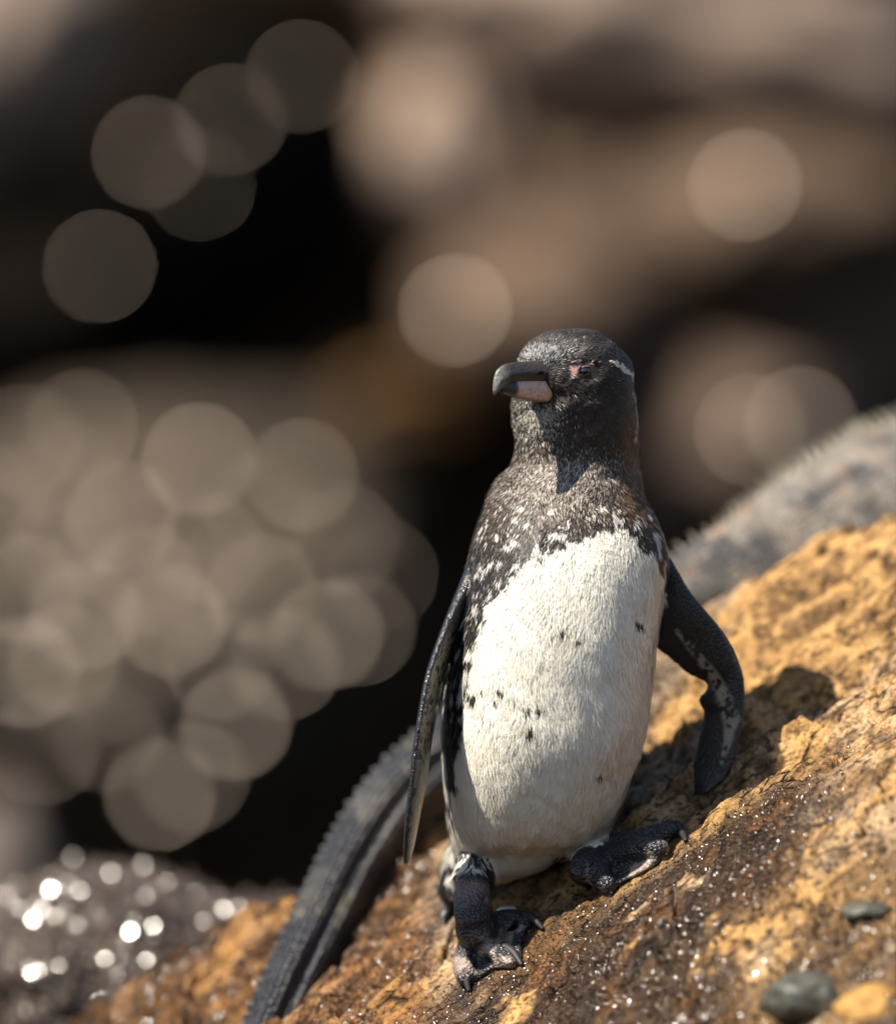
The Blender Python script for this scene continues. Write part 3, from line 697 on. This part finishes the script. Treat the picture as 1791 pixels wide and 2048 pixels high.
def plumage(Vp, Np, cd, rnd):
    """colour of the feather rooted at Vp, painted bounce included; rnd: uniform random per feather"""
    x, y = to_px(Vp); n_ = len(Vp)
    jx = 9 * fbm(Vp[:, 0] * 160, Vp[:, 1] * 160, Vp[:, 2] * 160, oct=2, seed=601); jy = 16 * fbm(Vp[:, 0] * 190, Vp[:, 1] * 160, Vp[:, 2] * 110, oct=2, seed=611)
    front = Np[:, 1] < 0.12
    c = BLACK[None] * (0.45 + 1.3 * rnd[:, None] ** 2)
    # brown cast and pale tips over neck and breast
    c = mixc(c, np.array([0.060, 0.042, 0.030]), sstep(690, 860, y) * sstep(1130, 1000, y) * (0.35 + 0.65 * (rnd * 2.9 % 1)))
    g1 = fbm(Vp[:, 0] * 90, Vp[:, 1] * 90, Vp[:, 2] * 90, oct=3, seed=621); g2 = fbm(Vp[:, 0] * 130, Vp[:, 1] * 130, Vp[:, 2] * 80, oct=2, seed=631)
    breast = np.exp(-((x - 1120) / 110) ** 2 - ((y - 965) / 62) ** 2) * (y > 880) * front
    pale = (rnd * 7.13 % 1) < 0.60 * breast + 0.07 * sstep(880, 960, y)
    c = np.where(pale[:, None], np.array([0.36, 0.315, 0.275])[None] * (0.5 + 0.7 * (rnd * 3.7 % 1))[:, None], c)
    c = mixc(c, np.array([0.115, 0.060, 0.026]), sstep(1215, 1262, x) * sstep(780, 860, y) * sstep(1060, 1000, y) * (0.3 + 0.7 * (rnd * 4.3 % 1)))  # warm bounce off the rock, painted on the neck's right edge
    # white flecks between the dark bib and the belly
    dl = seg_dist(x, y, TOPL)
    band = sstep(125, 20, dl) * (y > 985) * (y < 1420) * front
    g4 = fbm(Vp[:, 0] * 210, Vp[:, 1] * 210, Vp[:, 2] * 150, oct=2, seed=641)
    fl = (g4 + 0.30 * g2 + 0.10 * band > 0.36) & (band > 0.02) & (y > 1000)
    c = np.where(fl[:, None], np.array([0.60, 0.58, 0.54])[None] * (0.75 + 0.4 * rnd)[:, None], c)
    # belly
    wh = in_poly(x + jx, y + jy, WHITE) & front
    cw = WHT[None] * (0.93 + 0.10 * rnd)[:, None] * np.ones((n_, 3))
    cw = mixc(cw, np.array([0.70, 0.64, 0.50]), sstep(-0.1, 0.4, g1) * 0.4)
    cw = mixc(cw, np.array([0.60, 0.52, 0.30]), np.exp(-((x - 1020) / 60) ** 2 - ((y - 1750) / 30) ** 2) * 0.8)
    for sx, sy, sr in SPOTS:
        m_ = np.hypot((x + 0.5 * jx - sx), (y + 0.4 * jy - sy) * 0.75) < sr * 0.8
        cw = np.where(m_[:, None], BLACK[None] * 1.2, cw)
    c = np.where(wh[:, None], cw, c)
    # flank: a white line outside the black one, flecked thigh
    fk = (np.abs(x - (888 + 12 * sstep(1500, 1690, y))) < 5) & (y > 1480) & (y < 1700) & (g2 > -0.05); c = np.where(fk[:, None], WHT[None] * 0.8, c)
    th_ = (y > 1640) & (y < 1762) & (x < 960) & (g4 + 0.5 * g2 > 0.02) & front; c = np.where(th_[:, None], WHT[None] * 0.8, c)
    tk = (y > 1735) & (y < 1790) & (x < 985) & (g4 < -0.02); c = np.where(tk[:, None], BLACK[None], c)
    lg = (y > 1700) & (x > 1120) & (x < 1260) & ~((y < 1712) & (g2 > 0)); c = np.where(lg[:, None], BLACK[None], c)
    # head: grizzled forehead, pale chin, white line from the brow round the cheek, bare pink skin
    head = y < 905
    fg = np.exp(-((x - 1085) / 45) ** 2 - ((y - 712) / 16) ** 2); gz = head & ((rnd * 5.31 % 1) < 0.55 * fg); c = np.where(gz[:, None], np.array([0.22, 0.22, 0.23])[None], c)
    ch = np.exp(-((x - 1085) / 38) ** 2 - ((y - 822) / 15) ** 2) + 0.62 * np.exp(-((x - 1080) / 30) ** 2 - ((y - 860) / 26) ** 2) + 0.35 * np.exp(-((x - 1050) / 30) ** 2 - ((y - 840) / 40) ** 2)
    cp = head & front & ((rnd * 9.7 % 1) < 0.85 * ch + 0.002); c = np.where(cp[:, None], np.array([0.42, 0.40, 0.35])[None] * (0.6 + 0.6 * rnd)[:, None], c)
    br = seg_dist(x + 0.4 * jx, y + 0.3 * jy, [(1192, 716), (1228, 728), (1250, 742), (1258, 752)]) < 3.2 + 6 * g2; c = np.where((br & head)[:, None], np.array([0.62, 0.56, 0.44])[None] * (0.7 + 0.5 * rnd)[:, None], c)
    ln = (seg_dist(x + 0.3 * jx, y, [(1258, 752), (1266, 800), (1270, 850), (1264, 905)]) < 3.5) & (g2 > 0.05); c = np.where((ln & head)[:, None], np.array([0.50, 0.42, 0.30])[None], c)
    pk = bare(x + 0.25 * jx, y + 0.2 * jy) & head & (Np[:, 1] < 0); c = np.where(pk[:, None], np.array([0.46, 0.27, 0.25])[None], c)
    return c
PINK1 = [(1127, 727), (1150, 728), (1178, 726), (1192, 728), (1168, 733), (1155, 748), (1136, 750), (1128, 742)]
PINK2 = [(1108, 762), (1128, 760), (1138, 770), (1134, 774), (1112, 772)]
def bare(x, y): return in_poly(x, y, PINK1) | in_poly(x, y, PINK2)

ppx, ppy = to_px(PV)
rv = np.full(len(PV), 0.5)
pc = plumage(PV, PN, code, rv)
nz = fbm(PV[:, 0] * 240, PV[:, 1] * 240, PV[:, 2] * 240, oct=3, seed=701); nz2 = fbm(PV[:, 0] * 70, PV[:, 1] * 70, PV[:, 2] * 70, oct=2, seed=711)
# flippers
isf = (code == 1) | (code == 2)
fc = np.array([0.013, 0.0135, 0.016])[None] * np.ones((len(PV), 1))
st = seg_dist(ppx, ppy, [(1352, 1262), (1395, 1310), (1432, 1360), (1452, 1410), (1462, 1440), (1456, 1480), (1442, 1525)])
stw = np.interp(ppy, [1260, 1330, 1400, 1450, 1490, 1530], [5, 9, 15, 13, 8, 3])
pal = sstep(1.35, 0.55, st / stw + 0.35 * nz2 + 0.3 * nz) * (PN[:, 1] < 0) * (code == 2) * sstep(0.26, 0.10, nz)
fc = mixc(fc, np.array([0.27, 0.25, 0.19]), pal * 0.9)
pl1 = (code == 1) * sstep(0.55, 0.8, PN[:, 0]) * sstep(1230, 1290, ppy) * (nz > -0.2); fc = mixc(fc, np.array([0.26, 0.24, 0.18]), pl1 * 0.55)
pc = np.where(isf[:, None], fc, pc)
# feet: slate skin, paler worn pads, pink ankle
ft = code == 3
skin = np.array([0.020, 0.020, 0.024])[None] * np.ones((len(PV), 1))
skin = mixc(skin, np.array([0.30, 0.23, 0.20]), sstep(-0.15, 0.25, nz2 + 0.25 * nz) * sstep(1862, 1915, ppy + 0.72 * (ppx - 950) * 0.75 + 22 * nz) * 0.9)
skin = mixc(skin, np.array([0.30, 0.24, 0.21]), sstep(-0.2, 0.2, nz2) * (ppx > 1170) * (ppy > 1700) * 0.9)
skin = mixc(skin, np.array([0.42, 0.25, 0.225]), sstep(1818, 1768, ppy + 26 * nz + 14 * nz2) * (ppx < 1010) * sstep(1752, 1775, ppy) * 0.45)
pc = np.where(ft[:, None], skin, pc)
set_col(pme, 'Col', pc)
M_PLUM = mat_attr('penguin_plumage', 0.6, 0.3)
M_FLIP = mat_attr('flipper_scale_feathers', 0.27, 0.55, 620.0, 0.0007)
M_FOOT = mat_attr('penguin_foot_skin', 0.38, 0.5, 430.0, 0.0016, var=90.0)
for m_ in (M_PLUM, M_FLIP, M_FOOT): pme.materials.append(m_)
nf = len(pme.polygons); LS = np.empty(nf, np.int32); pme.polygons.foreach_get('loop_start', LS)
LV = np.empty(len(pme.loops), np.int32); pme.loops.foreach_get('vertex_index', LV)
fcode = code[LV[LS]]
pme.polygons.foreach_set('material_index', np.where(fcode == 3, 2, np.where((fcode == 1) | (fcode == 2), 1, 0)).astype(np.int32))
penguin = bpy.data.objects.new('penguin', pme); COL.objects.link(penguin)
tag(penguin, 'black and white penguin standing upright on the ochre rock with its head turned aside', 'penguin')

# ---- feathers: small blades rooted on the body
pme.calc_loop_triangles(); nt = len(pme.loop_triangles); TR = np.empty(nt * 3, np.int32); pme.loop_triangles.foreach_get('vertices', TR); TR = TR.reshape(-1, 3)
ok = np.all(code[TR] == 0, axis=1); TR = TR[ok]
a0, a1, a2 = PV[TR[:, 0]], PV[TR[:, 1]], PV[TR[:, 2]]
area = np.linalg.norm(np.cross(a1 - a0, a2 - a0), axis=1) / 2
cen = (a0 + a1 + a2) / 3; cx_, cy_ = to_px(cen); cnrm = PN[TR].mean(1)
dens = np.where(cy_ < 1000, 1.9, 1.0) * np.where(cnrm[:, 1] > 0.25, 0.22, 1.0)
pr = area * dens; pr /= pr.sum()
NF = 300000
ti = rng.choice(len(TR), NF, p=pr); r1, r2 = rng.random(NF), rng.random(NF); s_ = np.sqrt(r1)
w0, w1, w2 = 1 - s_, s_ * (1 - r2), s_ * r2
FP = a0[ti] * w0[:, None] + a1[ti] * w1[:, None] + a2[ti] * w2[:, None]
FN = PN[TR[ti, 0]] * w0[:, None] + PN[TR[ti, 1]] * w1[:, None] + PN[TR[ti, 2]] * w2[:, None]; FN /= np.linalg.norm(FN, axis=1)[:, None]
rnd = rng.random(NF)
fx_, fy_ = to_px(FP)
eye_px = (1172, 742)
keep = ~((fy_ < 905) & (FN[:, 1] < 0) & (bare(fx_, fy_) | (np.hypot(fx_ - eye_px[0], (fy_ - eye_px[1]) * 1.15) < 20)))
dbk = (FP - bb) @ HF
keep &= ~((dbk > 0.021) & (fy_ < 830) & (np.abs(FP[:, 2] - bb[2]) < .03))
keep &= ~((fy_ > 1772) & (fx_ < 1000))
FP, FN, rnd, fx_, fy_ = FP[keep], FN[keep], rnd[keep], fx_[keep], fy_[keep]; n_ = len(FP)
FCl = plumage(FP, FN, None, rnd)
wh_ = sstep(880, 770, fy_)[:, None]
away = FP - (bb + HF * .01); away /= np.linalg.norm(away, axis=1)[:, None]
fl = np.array([0, 0, -1.0])[None] * (1 - wh_) + (away + np.array([0, 0.0, -0.25])) * wh_
fl = fl - FN * np.sum(fl * FN, axis=1)[:, None]; fl /= np.linalg.norm(fl, axis=1)[:, None] + 1e-9
sd = np.cross(FN, fl)
ang = 0.42 * fbm(FP[:, 0] * 30, FP[:, 1] * 30, FP[:, 2] * 16, oct=2, seed=801) + np.interp(fy_, [950, 1150], [.75, .5]) * fbm(FP[:, 0] * 110, FP[:, 1] * 110, FP[:, 2] * 60, oct=2, seed=811) + rng.normal(0, 0.13, n_)
ang -= 0.25 * sstep(1450, 1700, fy_) * (fx_ - 1000) / 200
ca, sa = np.cos(ang)[:, None], np.sin(ang)[:, None]; fl, sd = fl * ca + sd * sa, sd * ca - fl * sa
Ln = np.interp(fy_, [660, 760, 880, 980, 1080, 1250, 1700], [.0046, .0046, .0054, .0066, .0085, .0115, .0125]) * (0.75 + 0.5 * rng.random(n_))
Wd = np.interp(fy_, [660, 880, 1000, 1250], [.00038, .00042, .00044, .00040]) * (0.8 + 0.4 * rng.random(n_))
lift = np.interp(fy_, [660, 900, 1050, 1300], [.26, .27, .25, .10]) + np.interp(fy_, [900, 1150], [.10, .035]) * fbm(FP[:, 0] * 120, FP[:, 1] * 120, FP[:, 2] * 70, oct=2, seed=821) + np.abs(rng.normal(0, 0.025, n_))
Lc = Ln[:, None]; li = lift[:, None]; Wc = Wd[:, None]
base = FP - FN * 0.0004; mid = FP + fl * Lc * 0.55 + FN * Lc * 0.60 * li; tip = FP + fl * Lc + FN * Lc * (0.85 * li)
VF = np.stack([base - sd * Wc * 0.6, base + sd * Wc * 0.6, mid + sd * Wc, mid - sd * Wc, tip], axis=1).reshape(-1, 3)
o5 = np.arange(n_)[:, None] * 5
FF = np.concatenate([o5 + np.array([[0, 2, 1]]), o5 + np.array([[0, 3, 2]]), o5 + np.array([[3, 4, 2]])])
fme = mesh_np('feathers', VF, FF)
tipk = np.array([0.9, 0.9, 1.0, 1.0, 1.12])
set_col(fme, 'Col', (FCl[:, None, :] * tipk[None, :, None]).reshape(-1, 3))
bn = np.cross(sd, mid - base); bn /= np.linalg.norm(bn, axis=1)[:, None]; bn *= np.sign(np.sum(bn * FN, axis=1))[:, None]
kb = np.interp(fy_, [900, 1150], [0.55, 0.90])[:, None]; cn = FN * kb + bn * (1 - kb) + rng.normal(0, 1, (n_, 3)) * np.interp(fy_, [900, 1100], [.17, .045])[:, None]; cn /= np.linalg.norm(cn, axis=1)[:, None]
fme.normals_split_custom_set_from_vertices(np.repeat(cn, 5, axis=0).astype(np.float32))
M_FEA = mat_attr('feather_vane', 0.5, 0.32)
link('feathers', fme, M_FEA, parent=penguin, kind='stuff')

# ---- beak
def beak(name, prof, colf, mt, n=28, roof=0.0):
    """prof: (distance along from root in m, top px, bottom px, half width m) ; root at bb"""
    Pf = crom(np.array(prof, float), 44); rings = []; cc = []
    a = np.linspace(0, 2 * math.pi, n, endpoint=False)
    for (s, t, b_, w) in Pf:
        zt, zb = (1024 - t) / PXM, (1024 - b_) / PXM
        c0 = np.array([bb[0] + HF[0] * s, bb[1] + HF[1] * s, (zt + zb) / 2])
        cs, sn = np.cos(a), np.sin(a)
        rings.append(c0 + (np.sign(cs) * np.abs(cs) ** 0.7 * w * (1 - roof * np.clip(sn, 0, 1)))[:, None] * HL + (sn * (zt - zb) / 2)[:, None] * UPV)
        cc += [(s, q) for q in sn]
    v, f = loft(rings); m_ = mesh_np(name, v, f); cc = np.array(cc); va = np.array(v)
    set_col(m_, 'Col', colf(cc[:, 0], cc[:, 1], va)); return link(name, m_, mt, parent=penguin)
M_BEAK, n, l, b = mat('beak_horn', 0.36, 0.5)
col = N(n, 'ShaderNodeAttribute', attribute_name='Col'); nn_ = N(n, 'ShaderNodeTexNoise', Scale=420.0, Detail=5.0); l.new(obj_coord(n), nn_.inputs['Vector'])
r_ = ramp(n, [(0.3, (0.7, 0.7, 0.7)), (0.7, (1.2, 1.2, 1.2))]); l.new(nn_.outputs['Fac'], r_.inputs[0])
mm = N(n, 'ShaderNodeMix', data_type='RGBA', blend_type='MULTIPLY'); mm.inputs[0].default_value = 1; l.new(col.outputs['Color'], mm.inputs[6]); l.new(r_.outputs[0], mm.inputs[7]); l.new(mm.outputs[2], b.inputs['Base Color'])
bp = N(n, 'ShaderNodeBump', Strength=0.7, Distance=0.0012); l.new(nn_.outputs['Fac'], bp.inputs['Height']); l.new(bp.outputs[0], b.inputs['Normal'])
def c_up(s, q, va):
    c = np.array([0.030, 0.026, 0.022])[None] * np.ones((len(s), 1))
    c = mixc(c, np.array([0.20, 0.19, 0.17]), sstep(.045, .056, s) * 0.7)
    c = mixc(c, np.array([0.16, 0.10, 0.06]), sstep(-0.6, -0.95, q) * sstep(.0, .02, s) * 0.7)
    return c
def c_lo(s, q, va):
    c = np.array([0.62, 0.40, 0.33])[None] * np.ones((len(s), 1))
    c = mixc(c, np.array([0.72, 0.36, 0.11]), np.exp(-((s - .008) / .006) ** 2) * np.exp(-((q - .1) / .6) ** 2))
    c = mixc(c, np.array([0.035, 0.03, 0.024]), sstep(.037, .041, s))
    wob = .0022 * fbm(va[:, 0] * 500, va[:, 1] * 500, va[:, 2] * 500, oct=2, seed=951)
    c = mixc(c, np.array([0.03, 0.024, 0.022]), sstep(.0045, .0025, s + wob + .004 * q))
    c = mixc(c, np.array([0.03, 0.025, 0.022]), sstep(-0.75, -0.98, q) * 0.8)
    return c
beak('upper_mandible', [(-.018, 716, 772, .0110), (-.004, 719, 772, .0112), (.008, 722, 771, .0104), (.020, 725, 770, .0090), (.032, 727, 769, .0076), (.043, 730, 771, .0064), (.050, 736, 779, .0052), (.0555, 747, 788, .0036), (.0580, 763, 795, .0015)], c_up, M_BEAK, roof=0.45)
beak('lower_mandible', [(-.020, 756, 806, .0118), (-.004, 757, 809, .0114), (.008, 758, 809, .0100), (.020, 760, 806, .0086), (.032, 762, 801, .0071), (.043, 765, 795, .0054), (.0505, 770, 790, .0034), (.0535, 775, 785, .0014)], c_lo, M_BEAK)
m_dark, n, l, b = mat('nostril_dark', 0.6, 0.2); b.inputs['Base Color'].default_value = (0.004, 0.004, 0.004, 1)
# nostril on the side of the beak that shows
sN = .019; cN = bb + HF * sN + HL * .0087; cN[2] = (1024 - 749) / PXM
v, f = ellipsoid(cN, (HF, HL, UPV), (.0042, .0010, .0016), 14, 8); link('nostril', mesh_np('nostril', v, f), m_dark, parent=penguin)
# ---- eye
pbvh = BVHTree.FromPolygons([tuple(q) for q in PV.tolist()], [tuple(p.vertices) for p in pme.polygons])
d = (P(*eye_px, 0) - CAMP).normalized(); h = pbvh.ray_cast(CAMP, d)
ec = np.array(h[0]) ; en = np.array(h[1]) * 0.55 + HL * 0.45 ; en /= np.linalg.norm(en)
ec = ec - en * .0042
es = np.cross(UPV, en); es /= np.linalg.norm(es); eu = np.cross(en, es)
m_iris, n, l, b = mat('brown_eye', 0.05, 0.6)
cAt = N(n, 'ShaderNodeAttribute', attribute_name='Col'); l.new(cAt.outputs['Color'], b.inputs['Base Color']); b.inputs['Coat Weight'].default_value = 1.0; b.inputs['Coat Roughness'].default_value = 0.02
v, f = ellipsoid(ec, (es, eu, en), (.0058, .0058, .0058), 40, 36); em = mesh_np('eye', v, f)
w_ = (np.array(v) - ec) @ en / .0058; ecol = np.where((w_ > 0.93)[:, None], np.array([[.004, .004, .004]]), np.where((w_ > 0.62)[:, None], np.array([[.030, .013, .009]]), np.array([[.012, .010, .009]])))
set_col(em, 'Col', ecol); link('eye', em, m_iris, parent=penguin)
m_lid, n, l, b = mat('eyelid_skin', 0.5, 0.4); b.inputs['Base Color'].default_value = (0.10, 0.065, 0.06, 1)
a = np.linspace(0, 2 * math.pi, 33)[:-1]; pth = [Vector(ec + es * .0063 * math.cos(t) + eu * (.0050 if math.sin(t) > 0 else .0054) * math.sin(t) + en * (.0030 + .0004 * math.sin(t))) for t in np.append(a, a[0])]
v, f = tube(pth, [.0010] * len(pth), n=8, res=100, up=tuple(en)); link('eyelid', mesh_np('eyelid', v, f), m_lid, parent=penguin)
for nm, sgn, lim in (('upper_eyelid', 1, .0029), ('lower_eyelid', -1, .0036)):
    v, f = ellipsoid(ec, (es, en, eu * sgn), (.0066, .0066, .0064), 40, 36); va = np.array(v)
    lvl = (va - ec) @ (eu * sgn) - 0.10 * ((va - ec) @ es) * sgn
    f = [q for q in f if len(q) == 4 and all(lvl[k] > lim for k in q)]
    lm = mesh_np(nm, va, f); link(nm, lm, m_lid, parent=penguin)
# ---- claws
m_claw, n, l, b = mat('claw_horn', 0.55, 0.4); b.inputs['Base Color'].default_value = (0.018, 0.018, 0.020, 1)
def claw(p0, p1, p2, r):
    v, f = tube([p0, p1, p2], [r * 1.0, r * .85, r * .35], n=12, res=12); link('claw', mesh_np('claw', v, f), m_claw, parent=penguin)
claw(rz(1042, 1854, .009), rz(1062, 1855, .008), rz(1084, 1864, .003), .0042)
claw(rz(1006, 1920, .010), rz(1026, 1926, .008), rz(1042, 1936, .003), .0042)
claw(rz(930, 1964, .011), rz(931, 1976, .009), rz(937, 1988, .003), .0046)
claw(rz(1340, 1676, .009), rz(1356, 1674, .008), rz(1370, 1688, .003), .0045)
claw(rz(1312, 1712, .012), rz(1324, 1711, .010), rz(1332, 1719, .004), .0042)
claw(rz(1208, 1780, .012), rz(1216, 1782, .010), rz(1222, 1794, .003), .0045)
# ---- stiff tail feathers
m_tf = M_FLIP
for k in range(7):
    p0 = P(930 - 4 * k, 1700, .060 + .002 * k); p1 = P(905 - 3 * k + 3 * (k % 2), 1780, .064 + .002 * k); p2 = P(884 + 6 * k, 1842 + 5 * (k % 3), .060 + .003 * k)
    v, f = tube([p0, p1, p2], [.006, .0055, .0015], n=10, res=12, flat=0.25, up=(0.2, 1, 0)); tm = mesh_np('tail_feather', v, f)
    va = np.array(v); tx, ty = to_px(va); cc = np.array([0.022, 0.021, 0.021])[None] * np.ones((len(va), 1)); cc = mixc(cc, np.array([0.30, 0.20, 0.14]), sstep(1790, 1730, ty) * (0.9 if k % 2 else 0.3)); set_col(tm, 'Col', cc)
    link('tail_feather', tm, m_tf, parent=penguin)
